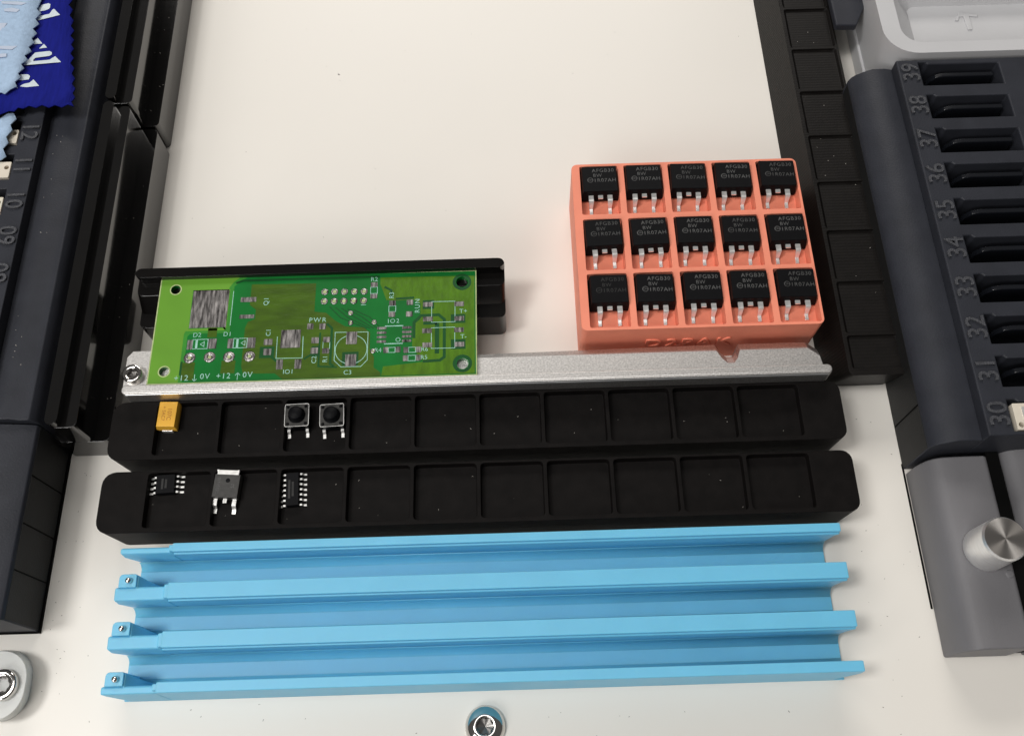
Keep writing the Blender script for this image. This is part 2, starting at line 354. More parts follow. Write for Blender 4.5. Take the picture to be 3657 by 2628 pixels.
arc = [(90.25, ZL - 1.3), (90.25, ZL - 0.55), (90.98, ZL + 0.01), (91.2, ZL - 0.05), (91.2, ZL - 1.3)]
child(MB().extrude(arc, -94.9, 77.5, 'x').build('lip_highlight', 'alu_edge'), bar)  # paler chamfer strip added and angled to give the lip a bright highlight
child(MB().box(-95.4, 78.0, 90.75, 92.45, 0, ZP - 2.5).build('front_face', 'alu'), bar)
def socket_screw(c, R, h, sock, nm, label, lobes=6, dome=False, cat='screw'):
    r = empty(nm, c)
    if dome: prof = [(R, 0), (R, 0.25 * h), (R * 0.92, 0.55 * h), (R * 0.75, 0.82 * h), (R * 0.55, 0.96 * h), (sock * 1.16, h), (sock * 1.1, h - 0.15)]
    else: prof = [(R, 0), (R, h - 0.45), (R * 0.97, h - 0.15), (R * 0.88, h), (sock * 1.3, h), (sock * 1.15, h - 0.2)]
    hd = MB().lathe((0, 0, 0), prof, 40).build('head', 'steel', r, fix=False)
    st = []
    for i in range(36):
        a = 2 * math.pi * i / 36; st.append((sock * (1.02 + 0.12 * math.cos(lobes * a)) * math.cos(a), sock * (1.02 + 0.12 * math.cos(lobes * a)) * math.sin(a)))
    m = MB(); nn = len(st)
    m.add([(sock * 1.17 * math.cos(2 * math.pi * i / 36), sock * 1.17 * math.sin(2 * math.pi * i / 36), h - 0.2) for i in range(36)] + [(x, y, h - 0.6) for x, y in st] + [(x * 0.95, y * 0.95, h - 1.5) for x, y in st] + [(0, 0, h - 2.0)],
          [(i, (i + 1) % nn, nn + (i + 1) % nn, nn + i) for i in range(nn)] + [(nn + i, nn + (i + 1) % nn, 2 * nn + (i + 1) % nn, 2 * nn + i) for i in range(nn)] + [(2 * nn + i, 2 * nn + (i + 1) % nn, 3 * nn) for i in range(nn)])
    m.build('socket', 'steel_dark', hd, fix=False)
    return tag(r, label, cat)
socket_screw((-94.3, 96.4, ZP), 2.45, 2.2, 1.1, 'socket_screw', 'small shiny socket screw on the left end of the silver bar')

# ------------------------------------------------------------------ gloss black stepped rails
HOLD = (('lower_step', (0, 13.7, 0, 10.2, None)), ('sloped_face', (3.9, 13.65, 10.2, 14.4, 7.2)), ('top_ridge', (10.85, 13.6, 14.4, 17.5, None)))
RAIL = (('lower_step', (0, 13.9, 0, 10.2, None)), ('upper_step', (3.9, 10.6, 10.2, 20.4, None)), ('top_ridge', (7.5, 10.5, 20.4, 22.8, None)))
def stepped(name, m, along0, along1, front, axis, sgn, label, r=1.6, steps=RAIL):
    """profile swept lengthwise with rounded ends: each level is a rounded slab"""
    o = empty(name); tag(o, label, 'rail')
    def slab(d0, d1, z0, z1, d2=None):
        # rounded footprint; d0 front depth at the bottom, d2 front depth at the top
        fa = front + sgn * d0; fb = front + sgn * d1
        if axis == 'y':
            f = lambda fr: rrect(min(fr, fb), max(fr, fb), along0, along1, r, 4)
        else:
            f = lambda fr: rrect(along0, along1, min(fr, fb), max(fr, fb), r, 4)
        return f(fa), f(front + sgn * (d2 if d2 is not None else d0))
    for nm, (d0, d1, z0, z1, d2) in steps:
        b, t = slab(d0, d1, z0, z1, d2)
        p = holed(nm, m, t, b, [], z1, z0, bevel=0.09, seg=2); p.parent = o
    return o
stepped('board_rail', 'gloss_black', 80.9, 176.4, -100.1, 'y', -1, 'glossy black stepped rail to the left of the green board, front one of the pair')
stepped('board_rail', 'gloss_black', 177.3, 330, -100.1, 'y', -1, 'glossy black stepped rail at the top left beside the cloth, far one of the pair')
stepped('board_holder', 'holder_black', -96.9, -1.2, 112.0, 'x', 1, 'glossy black stepped holder under the back edge of the green board', steps=HOLD)

# ------------------------------------------------------------------ the printed circuit board
ZB = ZP + 1.6; KB = (228 - ZB) / (228 - 9.6)      # measured at 9.6 mm, carried to the board's own height
q = lambda x, y: (x * KB, y * KB)
Q = lambda pts: [q(*p) for p in pts]
board = empty('circuit_board', (-51 * KB, 97 * KB, ZP)); tag(board, 'bare green circuit board with white lettering lying on the silver bar', 'circuit board')
bout = Q([(-9.05, 96.15), (-8.9, 126.55), (-93.0, 127.1), (-93.05, 96.2)])
holes = [Q(circle(-88.87, 123.46, 1.3)), Q(circle(-89.1, 99.65, 1.25)), Q(circle(-12.6, 123.2, 1.6)), Q(circle(-12.65, 99.4, 1.55))]
child(holed('board_base', 'pcb_green', bout, bout, [(h, h, None) for h in holes], ZB, ZP + 0.02), board)
child(MB().ribbon(bout, 0.30, ZB + 0.012, True).build('board_edge', 'pcb_edge'), board)
def pcb(nm, m, z, *polys):
    g = MB()
    for p in polys:
        p = Q(p); g.add([(x, y, ZB + z) for x, y in p], [tuple(range(len(p)))])
    return child(g.build(nm, m), board)
def pcbh(nm, m, z, outer, hls):          # thin sheet with holes
    bm = bmesh.new(); ed = []
    for lp in [outer] + hls:
        vs = [bm.verts.new((x * KB * S, y * KB * S, (ZB + z) * S)) for x, y in lp]
        ed += [bm.edges.new((vs[i], vs[(i + 1) % len(vs)])) for i in range(len(vs))]
    bmesh.ops.triangle_fill(bm, use_beauty=True, edges=ed); 
    for f in bm.faces:
        if f.normal.z < 0: f.normal_flip()
    me = bpy.data.meshes.new(nm); bm.to_mesh(me); bm.free()
    return child(link(nm, me, m), board)
R4 = lambda x0, x1, y0, y1: [(x0, y0), (x1, y0), (x1, y1), (x0, y1)]
pcbh('mask_margin', 'pcb_mid', 0.012, [(-92.85, 96.4), (-84.2, 96.4), (-84.2, 109.5), (-83.6, 110.2), (-73.3, 110.2), (-73.3, 123.9), (-72.1, 125.0), (-70.2, 126.5), (-92.8, 126.9)], [circle(-88.87, 123.46, 1.32), circle(-89.1, 99.65, 1.28)])
# mask without copper below on the left, then the copper areas seen through the mask
pcbh('bare_area', 'pcb_bright', 0.02, [(-92.85, 96.4), (-85.2, 96.4), (-85.2, 110.2), (-84.9, 111.0), (-74.6, 111.0), (-74.6, 123.6), (-73.6, 125.2), (-72.0, 126.6), (-92.8, 126.9)], [circle(-88.87, 123.46, 1.32), circle(-89.1, 99.65, 1.28), R4(-84.2, -74.3, 111.6, 123.1)])
pcb('copper_area', 'pcb_olive', 0.02, [(-68.7, 124.4), (-51.5, 124.1), (-51.5, 115.6), (-48.4, 115.2), (-45.9, 112.8), (-43.2, 111.0), (-38.4, 110.6), (-36.6, 109.0), (-36.6, 104.2), (-35.4, 102.0), (-35.4, 99.0), (-33.6, 97.6), (-33.6, 96.5), (-58.6, 96.5), (-60.6, 98.2), (-68.8, 98.4), (-69.4, 100.5), (-69.4, 111.4), (-68.8, 113.2), (-67.0, 114.0), (-67.0, 116.8), (-68.7, 118.2)])
pcb('copper_area', 'pcb_olive', 0.02, [(-84.8, 97.0), (-81.4, 97.0), (-81.4, 102.0), (-84.8, 102.0)], [(-74.6, 98.6), (-71.0, 98.6), (-71.0, 102.2), (-74.6, 102.2)], R4(-79.0, -76.6, 109, 112))
rp = [(-34.4, 125.3), (-34.4, 123.4), (-33.4, 120.6), (-32.6, 118.4), (-29.6, 118.2), (-25.6, 118.4), (-23.6, 117.2), (-23.6, 112.5), (-25.6, 110.6), (-25.6, 104.8), (-24.4, 102.6), (-22.6, 100.2), (-33.0, 99.2), (-33.4, 96.6), (-9.5, 96.6), (-9.3, 125.0)]
pcbh('copper_area', 'pcb_olive_light', 0.02, rp, [circle(-12.6, 123.2, 2.35, 24), circle(-12.65, 99.4, 2.35, 24)])
tr_ = lambda pts, wd: child(MB().ribbon(Q(pts), wd, ZB + 0.034).build('copper_trace', 'pcb_dark'), board)
tr_([(-25.2, 107.0), (-25.2, 111.6), (-23.4, 113.5), (-18.8, 113.6), (-17.3, 112.2), (-17.3, 101.4), (-18.4, 100.5), (-22.8, 100.3)], 0.75)
tr_([(-19.2, 111.2), (-19.2, 102.4)], 1.1); tr_([(-19.2, 111.2), (-22.8, 111.2)], 0.8)
tr_([(-33.2, 122.4), (-31.4, 121.3), (-31.3, 119.0)], 0.6); tr_([(-30.2, 118.7), (-25.3, 118.9)], 0.6)
tr_([(-48.0, 112.0), (-46.6, 110.6), (-46.6, 100.4), (-45.6, 99.8)], 0.6); tr_([(-49.6, 109.4), (-49.6, 99.8), (-44.8, 99.4)], 0.45)
tr_([(-53.4, 102.0), (-51.6, 103.2), (-49.8, 103.2)], 0.5); tr_([(-62.2, 103.2), (-60.4, 101.6)], 0.6)
tr_([(-72.9, 124.9), (-71.2, 125.6), (-34.6, 125.6)], 0.6); tr_([(-84.9, 102.3), (-84.9, 98.4)], 0.5)
for k_ in range(5): tr_([(-47.6 + 1.6 * k_, 117.0 - 0.3 * k_), (-44.5 + 1.9 * k_, 113.6), (-37.5 + 0.9 * k_, 110.2)], 0.22)
pcb('clearance', 'pcb_dark', 0.03, R4(-23.0, -20.0, 115.4, 118.0)); pcb('clearance', 'pcb_dark', 0.03, R4(-15.6, -11.8, 111.0, 113.6)); pcb('clearance', 'pcb_dark', 0.03, R4(-15.6, -11.8, 103.5, 106.3)); pcb('clearance', 'pcb_dark', 0.03, R4(-65.0, -61.2, 102.6, 105.8)); pcb('clearance', 'pcb_dark', 0.03, R4(-51.6, -49.7, 102.6, 105.6))
pcb('clearance', 'pcb_dark', 0.03, R4(-43.6, -39.4, 99.8, 103.6))
for cx, cy in ((-12.6, 123.2), (-12.65, 99.4)):
    child(MB().ribbon(Q(circle(cx, cy, 2.1, 28)), 0.75, ZB + 0.03, True).build('hole_ring', 'pcb_dark'), board)
for cx, cy in ((-88.87, 123.46), (-89.1, 99.65)):
    child(MB().ribbon(Q(circle(cx, cy, 1.45, 28)), 0.28, ZB + 0.034, True).build('hole_ring', 'pcb_edge'), board)
def pad(x0, x1, y0, y1):
    a = Q([(x0, y0), (x1, y1)]); child(MB().box(a[0][0], a[1][0], a[0][1], a[1][1], ZB + 0.02, ZB + 0.10).build('solder_pad', 'solder'), board)
def cpad(x, y, w=1.8, h=1.5): pad(x - w / 2, x + w / 2, y - h / 2, y + h / 2)
pad(-84.05, -74.45, 111.85, 122.85)
pad(-71.2, -67.1, 119.1, 120.5); pad(-71.15, -67.25, 114.2, 115.3)
pad(-84.0, -82.6, 105.7, 108.4); pad(-78.6, -76.4, 105.75, 108.6); pad(-73.5, -72.1, 105.7, 108.45); pad(-68.4, -66.3, 105.6, 108.55)
pad(-64.1, -61.9, 106.3, 108.0); pad(-64.0, -62.0, 103.4, 105.2)
pad(-59.75, -54.65, 105.3, 110.45); pad(-60.4, -58.75, 99.25, 101.95); pad(-55.7, -54.0, 99.3, 101.9)
for x, y in ((-52.3, 111.3), (-49.1, 111.2)): cpad(x, y, 1.6, 1.7)
for x, y in ((-50.8, 107.2), (-50.85, 104.25)): cpad(x, y, 1.9, 1.7)
for x, y in ((-47.8, 107.3), (-47.9, 104.1)): cpad(x, y, 1.8, 1.5)
for x, y in ((-36, 123.15), (-36, 119.7)): cpad(x, y, 1.8, 1.4)
for x, y in ((-31, 117.4), (-31.05, 114.1), (-26.4, 117.5), (-26.5, 114.05)): cpad(x, y, 1.7, 1.5)
pad(-42.75, -39.95, 105.8, 109.35); pad(-42.75, -39.95, 99.5, 102.9)
for k_ in range(4): cpad(-33.6, 110.12 - 1.28 * k_, 2.4, 0.72); cpad(-27.05, 110.1 - 1.27 * k_, 2.4, 0.72)
for x, y in ((-32.4, 103.8), (-29.25, 103.85), (-27.2, 103.65), (-23.95, 103.7), (-27.3, 101.35), (-24.0, 101.35)): cpad(x, y, 1.25, 1.6)
for x, y in ((-21.65, 116.7), (-13.4, 116.6), (-21.6, 112.4), (-13.4, 112.3), (-21.8, 109.0), (-13.5, 109.0), (-21.7, 104.9), (-13.4, 104.8)): cpad(x, y, 2.5, 1.35)
def rpad(x, y, R, hole, m='solder'):
    X, Y = q(x, y); o = child(MB().lathe((X, Y, ZB + 0.02), [(R, 0), (R * 0.97, 0.09), (hole * 1.05, 0.10), (hole, 0.05), (hole * 0.6, 0.02), (0, 0.0)], 12).build('round_pad', m, fix=False), board)
    MB().lathe((X, Y, ZB + 0.055), [(hole * 0.8, 0), (0, 0.03)], 10).build('hole_plug', 'pcb_edge', o, fix=False)
for x, y in ((-82.96, 103.3), (-77.8, 103.35), (-72.8, 103.25), (-67.53, 103.25)): rpad(x, y, 1.5, 0.55)
for k_ in range(5): rpad(-49.05 + 2.61 * k_, 121.45 - 0.06 * k_, 0.95, 0.6); rpad(-49.05 + 2.6 * k_, 118.6 - 0.04 * k_, 0.95, 0.6)
for x, y in ((-41.9, 114.9), (-41.8, 112.0), (-35.65, 112.0), (-35.7, 103.65)): rpad(x, y, 0.68, 0.3)
def silk(pts, closed=False, wd=0.17): child(MB().ribbon(Q(pts), wd, ZB + 0.045, closed).build('silkscreen_line', 'silk'), board)
def lab(t, x, y, size, rz=0, sp=1.05): X, Y = q(x, y); child(text('silkscreen_lettering', t, size, 'silk', (X, Y, ZB + 0.05), rz, spacing=sp, bold=0.0), board)
H90 = math.radians(90)
silk([(-73.35, 122.5), (-73.35, 112.3)])
silk(R4(-82.6, -78.7, 105.8, 108.5), True); silk(R4(-72.0, -68.5, 105.75, 108.45), True)
for x in (-81.6, -71.0):
    silk([(x, 105.8), (x, 108.5)], wd=0.55); silk([(x + 1.0, 107.1), (x + 2.0, 107.8), (x + 2.0, 106.4)], True, 0.16)
lab('D2', -81.7, 109.75, 1.7); lab('D1', -73.8, 109.75, 1.7); lab('Q1', -64.4, 119.1, 1.8, H90); lab('C1', -63.1, 109.9, 1.7, H90)
silk([(-60.7, 108.6), (-60.6, 102.4), (-53.85, 102.3), (-54.0, 108.5)]); lab('IO1', -57.2, 98.5, 1.7)
lab('PWR', -50.5, 113.1, 1.8, 0, 1.3); lab('C2', -50.75, 101.7, 1.7, H90); lab('R1', -47.9, 101.8, 1.7, H90); silk(R4(-48.7, -46.95, 104.7, 106.7), True, 0.16)
silk([(-45.7, 109.35), (-37.15, 109.2), (-37.1, 101.2), (-38.7, 99.4), (-43.8, 99.45), (-45.6, 101.3)], True); silk(circle(-41.36, 104.3, 4.1, 36), True); lab('C3', -42.0, 97.8, 1.7)
lab('R2', -36.0, 124.75, 1.7); silk(R4(-36.9, -35.1, 120.5, 122.4), True, 0.16); lab('R3', -31.2, 119.8, 1.7, H90); silk(R4(-31.9, -30.1, 114.9, 116.6), True, 0.16)
lab('RUN', -24.35, 116.4, 1.8, H90, 1.2); lab('IO2', -30.6, 112.1, 1.7, 0, 1.2); silk([(-32.8, 110.7), (-28.0, 110.7)], wd=0.28); silk([(-32.9, 105.6), (-28.05, 105.6)], wd=0.28); silk(circle(-29.3, 106.7, 0.55, 14), True, 0.16)
lab('R4', -34.4, 103.8, 1.6); lab('R6', -22.4, 103.7, 1.6); lab('R5', -22.5, 101.4, 1.6)
for a, b in ((R4(-31.7, -30.0, 103.1, 104.5), 0), (R4(-26.5, -24.7, 102.95, 104.4), 0), (R4(-26.6, -24.7, 100.6, 102.1), 0)): silk(a, True, 0.16)
silk([(-20.65, 111.45), (-20.65, 117.5), (-14.5, 117.45), (-14.5, 111.4)], True); silk([(-20.65, 103.9), (-20.65, 109.8), (-14.6, 109.85), (-14.6, 103.85)], True)
lab('T+', -12.3, 114.4, 1.7); lab('T-', -12.3, 107.0, 1.7); silk([(-39.3, 117.2), (-38.0, 117.2)])
lab('+12', -84.5, 97.6, 2.1, 0, 1.15); lab('0V', -78.45, 97.9, 2.1, 0, 1.15); lab('+12', -73.75, 97.85, 2.1, 0, 1.15); lab('0V', -67.55, 98.0, 2.1, 0, 1.15)
silk([(-81.1, 98.6), (-81.05, 96.7)]); silk([(-81.6, 97.3), (-81.05, 96.7), (-80.5, 97.3)]); silk([(-70.1, 96.7), (-70.1, 98.7)]); silk([(-70.7, 98.0), (-70.1, 98.7), (-69.5, 98.0)])

# ------------------------------------------------------------------ loose components in the black trays
ZF = 10.3; KC = (228 - 11.5) / 221.0     # measured at 7 mm, carried to the pocket floors
c_ = lambda x, y: (x * KC, y * KC, ZF)
t = empty('capacitor', c_(-87.35, 84.6)); tag(t, 'amber rectangular capacitor in the upper black tray, leftmost pocket', 'capacitor')
b_ = MB().frustum((-2.55, 2.5, 0.0, 7.1), (-2.25, 2.2, 0.35, 6.9), 1.3, 2.9).frustum((-2.4, 2.35, 0.15, 6.95), (-2.55, 2.5, 0.0, 7.1), 0.1, 1.3).build('body', 'tant', t, bevel=0.12)
MB().box(-1.3, 1.3, -0.22, 0.6, 0, 1.15).build('terminal', 'tin', t, bevel=0.06); MB().box(-1.3, 1.3, 6.6, 7.3, 0, 1.15).build('terminal', 'tin', t, bevel=0.06)
text('marking', '107C', 1.5, 'tant_mark', (0.5, 3.6, 2.92), -H90, t); text('marking', '+ 5AC7', 1.2, 'tant_mark', (-0.9, 3.8, 2.92), -H90, t)
t.rotation_euler.z = math.radians(-2)
def gull(m, x0, sx, y, wd, zt, reach):     # small gull-wing lead leaving sideways
    P = [(0, zt), (0.55, zt), (0.95, 0.18), (reach, 0.12)]; th = 0.2; vs = []; fs = []
    for a, z in P: vs += [(x0 + sx * a, y - wd / 2, z - th / 2), (x0 + sx * a, y + wd / 2, z - th / 2), (x0 + sx * a, y + wd / 2, z + th / 2), (x0 + sx * a, y - wd / 2, z + th / 2)]
    for i in range(3):
        for a, b in ((0, 1), (1, 2), (2, 3), (3, 0)): fs.append((4 * i + a, 4 * i + b, 4 * i + 4 + b, 4 * i + 4 + a))
    fs += [(0, 3, 2, 1), (12, 13, 14, 15)]; return m.add(vs, fs)
def so_chip(nm, pos, bw, bl, npin, reach, rz, label, txts):
    r = empty(nm, pos); tag(r, label, 'chip'); r.rotation_euler.z = math.radians(rz)
    MB().frustum((-bw / 2, bw / 2, -bl / 2, bl / 2), (-bw / 2 + 0.2, bw / 2 - 0.2, -bl / 2 + 0.2, bl / 2 - 0.2), 0.9, 1.75).frustum((-bw / 2 + 0.15, bw / 2 - 0.15, -bl / 2 + 0.15, bl / 2 - 0.15), (-bw / 2, bw / 2, -bl / 2, bl / 2), 0.15, 0.9).build('body', 'epoxy', r, bevel=0.06, seg=1)
    for k_ in range(npin):
        y = (k_ - (npin - 1) / 2) * 1.27
        for sx in (-1, 1): gull(MB(), sx * bw / 2 * 0.98, sx, y, 0.46, 0.9, reach).build('lead', 'tin', r)
    for i, ln in enumerate(txts): MB().box(-0.95 + 0.85 * i, -0.45 + 0.85 * i, -ln / 2, ln / 2, 1.74, 1.765).build('marking', 'mark_faint', r)     # worn, unreadable print
    return r
so_chip('small_chip', c_(-85.9, 70.4), 4.8, 4.95, 4, 1.75, 2, 'small black eight-lead chip in the lower black tray, leftmost pocket', [2.6, 2.2])
so_chip('long_chip', c_(-54.6, 68.1), 3.4, 8.4, 7, 1.55, 3, 'long black fourteen-lead chip in the lower black tray, third pocket', [4.6, 3.6])
r = empty('regulator', c_(-70.9, 66.1)); tag(r, 'dark grey three-lead regulator with silver tab in the lower black tray', 'regulator'); r.rotation_euler.z = math.radians(-4)
MB().frustum((-3.2, 3.2, 0, 6.1), (-3.05, 3.05, 0.2, 5.9), 1.0, 2.35).frustum((-3.1, 3.1, 0.1, 6), (-3.2, 3.2, 0, 6.1), 0.25, 1.0).build('body', 'epoxy_grey', r, bevel=0.08, seg=1)
MB().box(-2.6, 2.6, 5.6, 7.0, 1.75, 2.3).box(-2.7, -2.2, 6.6, 7.05, 1.75, 2.45).box(2.2, 2.7, 6.6, 7.05, 1.75, 2.45).build('heat_tab', 'tin', r, bevel=0.06, seg=1)
MB().lathe((0.25, 4.4, 2.36), [(0.55, 0), (0.45, 0.02), (0, 0.02)], 16).build('mould_mark', 'epoxy', r)
for x in (-2.3, 2.3):
    m = MB(); P = [(0.3, 1.25), (-1.5, 1.25), (-2.2, 0.25), (-3.3, 0.2)]; vs = []; fs = []
    for y, z in P: vs += [(x - 0.5, y, z - 0.22), (x + 0.5, y, z - 0.22), (x + 0.5, y, z + 0.22), (x - 0.5, y, z + 0.22)]
    for i in range(3):
        for a, b in ((0, 1), (1, 2), (2, 3), (3, 0)): fs.append((4 * i + a, 4 * i + b, 4 * i + 4 + b, 4 * i + 4 + a))
    m.add(vs, fs + [(0, 3, 2, 1), (12, 13, 14, 15)]).build('lead', 'tin', r, bevel=0.06, seg=1)
MB().box(-0.5, 0.5, -0.9, 0.3, 1.05, 1.5).build('stub_lead', 'tin', r, bevel=0.06, seg=1)
text('marking', 'GS15N10', 1.05, 'mark', (-1.9, 3.0, 2.37), H90, r); text('marking', '57', 1.15, 'mark', (1.6, 3.1, 2.37), H90, r)
def switch(pos, label, rz):
    r = empty('push_switch', pos); tag(r, label, 'switch', 'push switches in the upper black tray'); r.rotation_euler.z = math.radians(rz)
    MB().prism(rrect(-2.95, 2.95, -2.95, 2.95, 0.5, 2), 0.3, 3.0).build('body', 'epoxy', r, bevel=0.1, seg=1)
    fr = MB()
    top = rrect(-3.0, 3.0, -3.0, 3.0, 0.4, 2); inn = rrect(-2.75, 2.75, -2.75, 2.75, 0.4, 2); hole = circle(0, 0, 2.15, 24)
    o = holed('metal_plate', 'switch_plate', inn, inn, [(hole, hole, None)], 3.25, 3.02); o.parent = r
    MB().ribbon(rrect(-2.92, 2.92, -2.92, 2.92, 0.4, 2), 0.12, 3.28, True).build('plate_rim', 'tin', o)
    MB().lathe((0, 0, 3.0), [(2.1, 0), (2.0, 0.25), (1.75, 0.3), (1.75, 1.9), (1.6, 2.1), (0, 2.15)], 28).build('button', 'epoxy', r)
    for x, y in ((-2.2, -2.2), (2.2, -2.2), (-2.2, 2.2), (2.2, 2.2)): MB().lathe((x, y, 3.25), [(0.42, 0), (0.36, 0.14), (0, 0.16)], 12).build('rivet', 'epoxy', o)
    for x in (-2.25, 2.25):
        for sy in (-1, 1):
            m = MB(); P = [(2.6, 1.0), (3.5, 1.0), (3.9, 0.2), (4.9, 0.15)] if sy < 0 else [(2.6, 2.6), (3.2, 2.6), (3.35, 1.4), (3.4, 0.6)]; vs = []; fs = []
            for y, z in P: vs += [(x - 0.36, sy * y, z - 0.15), (x + 0.36, sy * y, z - 0.15), (x + 0.36, sy * y, z + 0.15), (x - 0.36, sy * y, z + 0.15)]
            for i in range(3):
                for a, b in ((0, 1), (1, 2), (2, 3), (3, 0)): fs.append((4 * i + a, 4 * i + b, 4 * i + 4 + b, 4 * i + 4 + a))
            m.add(vs, fs + [(0, 3, 2, 1), (12, 13, 14, 15)]).build('lead', 'tin', r)
KC2 = (228 - 13.6) / 221.0
switch((-54.9 * KC2, 87.65 * KC2, ZF), 'black push switch in the upper black tray, left one of the two', 1.5)
switch((-46.0 * KC2, 87.35 * KC2, ZF), 'black push switch in the upper black tray, right one of the two', 2.5)

# ------------------------------------------------------------------ blue strip holder with three lanes
blue = empty('strip_holder', (-9, 21, 0)); tag(blue, 'pale blue plastic holder with three long open lanes', 'holder')
ZBt = 12.0; X0, X1 = -93.2, 75.6
m = MB()
# floor slab, then walls with a small ledge on their front side
m.extrude([(20.6, 0.2), (20.6, 1.0), (54.3, 1.0), (54.3, 0.2)], -91.6, 74.3, 'x')
child(m.build('lane_floor', 'blue', bevel=0.2), blue)
for ya, yb in ((23.5, 30.45), (34.4, 41.3), (45.3, 52.1)):      # rounded trough of each lane
    R_ = 2.6; pf = [(ya, 0.25), (ya, 0.9 + R_)]
    pf += [(ya + R_ - R_ * math.cos(math.radians(a_)), 0.9 + R_ - R_ * math.sin(math.radians(a_))) for a_ in range(15, 91, 15)]
    pf += [(yb - R_ + R_ * math.sin(math.radians(a_)), 0.9 + R_ - R_ * math.cos(math.radians(a_))) for a_ in range(0, 91, 15)]
    pf += [(yb, 0.25)]
    tg = MB().extrude(pf, -91.4, 74.15, 'x'); tg.sm = [False, False] + [True] * (len(tg.f) - 2)
    child(tg.build('lane_trough', 'blue'), blue)
def wall(y0, y1, front_only=False, back_only=False):
    step = 0.45
    prof = [(y0 + 0.15, 0.3), (y0, ZBt - 2.4), (y0, ZBt - 1.1), (y0 + step, ZBt - 1.1), (y0 + step, ZBt), (y1, ZBt), (y1, 0.3)]
    if front_only: prof = [(y0 - 0.45, 0.0), (y0, ZBt - 2.6), (y0 + 0.15, ZBt), (y1, ZBt), (y1, 0.0)]
    n1 = len(prof); g1 = MB()
    xe = [X1 - (4.2 if front_only and z < 1 else 1.6 if z < 1 else 1.2 if (z < ZBt - 1.2 and not front_only) else 0) for y, z in prof]
    g1.add([(-80.6, y, z) for y, z in prof] + [(x_, y, z) for x_, (y, z) in zip(xe, prof)], [tuple(range(n1)), tuple(range(n1, 2 * n1))[::-1]] + [(i, n1 + i, n1 + (i + 1) % n1, (i + 1) % n1) for i in range(n1)])
    child(g1.build('lane_wall', 'blue', bevel=0.25, seg=2), blue)
    # lower nose on the left
    lowp = [(y0 + 0.15, 0.3), (y0, ZBt - 3.0), (y0 + 0.55, ZBt - 1.2), (y1 - 0.75, ZBt - 1.2), (y1 - 0.5, ZBt - 1.9), (y1 - 0.5, 0.3)]
    if front_only: lowp = [(y0 - 0.45, 0.0), (y0, ZBt - 3.0), (y0 + 0.2, ZBt - 1.2), (y1 - 0.75, ZBt - 1.2), (y1 - 0.5, ZBt - 1.9), (y1 - 0.5, 0.0)]
    n_ = len(lowp); g = MB()
    xb = -93.2; vs = [(xb + (3.2 if z < 2 else 0.4 if z < ZBt - 2 else 0.0), y, z) for y, z in lowp] + [(-80.7, y, z) for y, z in lowp]
    g.add(vs, [tuple(range(n_)), tuple(range(n_, 2 * n_))[::-1]] + [(i, n_ + i, n_ + (i + 1) % n_, (i + 1) % n_) for i in range(n_)])
    child(g.build('lane_wall_nose', 'blue', bevel=0.35, seg=3), blue)
    # rounded shoulder between nose and wall
    child(MB().frustum((-82.4, -80.0, y0 + 0.25, y1 - 0.15), (-81.5, -80.0, y0 + 0.6, y1 - 0.35), 3, ZBt - 0.05).build('wall_shoulder', 'blue', bevel=0.35, seg=3), blue)
for a, b, f in ((52.0, 54.5, 0), (41.2, 45.35, 0), (30.35, 34.45, 0), (21.05, 23.55, 1)): wall(a, b, bool(f))
for yb in (44.3, 33.5, 22.6):
    g = MB().prism(rrect(-92.3, -88.2, yb + 0.3, yb + 3.35, (0.5, 0.9, 0.2, 0.2), 3), 1.5, ZBt - 0.6); pb = child(g.build('pin_block', 'blue', bevel=0.25, seg=2), blue)
    g = MB().frustum((-88.3, -84.6, yb, yb + 1.6), (-88.3, -88.0, yb, yb + 2.9), 2.3, ZBt - 1.2); child(g.build('pin_gusset', 'blue', bevel=0.1), blue)
    MB().lathe((-89.85, yb + 1.75, ZBt - 0.65), [(0.72, 0), (0.74, 0.55), (0.66, 0.9), (0.42, 1.15), (0, 1.24)], 20).build('steel_pin', 'steel', pb, fix=False)

# ------------------------------------------------------------------ feeder banks left and right
BP = [(0, 0), (0, 16.2), (0.5, 17.6), (1.4, 18.7), (3.4, 20.0), (5.6, 21.0), (8.4, 21.05), (11.1, 20.7), (11.1, 0)]
rb = empty('feeder_bank', (110, 126, 0)); tag(rb, 'dark navy feeder bank on the right with raised numbers 39 down to 30', 'feeder bank')
prof = [(98.0 + u, z) for u, z in BP]
g = MB().extrude(prof, 70.6, 181.0, 'y'); child(g.build('sloped_side', 'navy', bevel=0.35, seg=3), rb)
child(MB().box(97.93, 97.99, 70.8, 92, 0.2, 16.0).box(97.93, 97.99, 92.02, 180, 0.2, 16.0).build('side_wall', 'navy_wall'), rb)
child(MB().box(97.80, 97.92, 81.65, 81.95, 0.6, 16.1).build('wall_seam', 'void'), rb)
sl = []
for k_ in range(10):
    yc = 176.4 - 11.18 * k_
    lp = [(115.1, yc - 4.3), (137.0, yc - 4.3), (137.0, yc + 2.9), (117.6, yc + 2.9), (117.0, yc + 3.6), (115.1, yc + 3.6)]
    sl.append((lp, lp, 8.0))
sq = [(109.0, 70.6), (175, 70.6), (175, 181.0), (109.0, 181.0)]
child(holed('slot_plate', 'navy', sq, sq, sl, 24.05, 0, bevel=0.4, seg=3), rb)
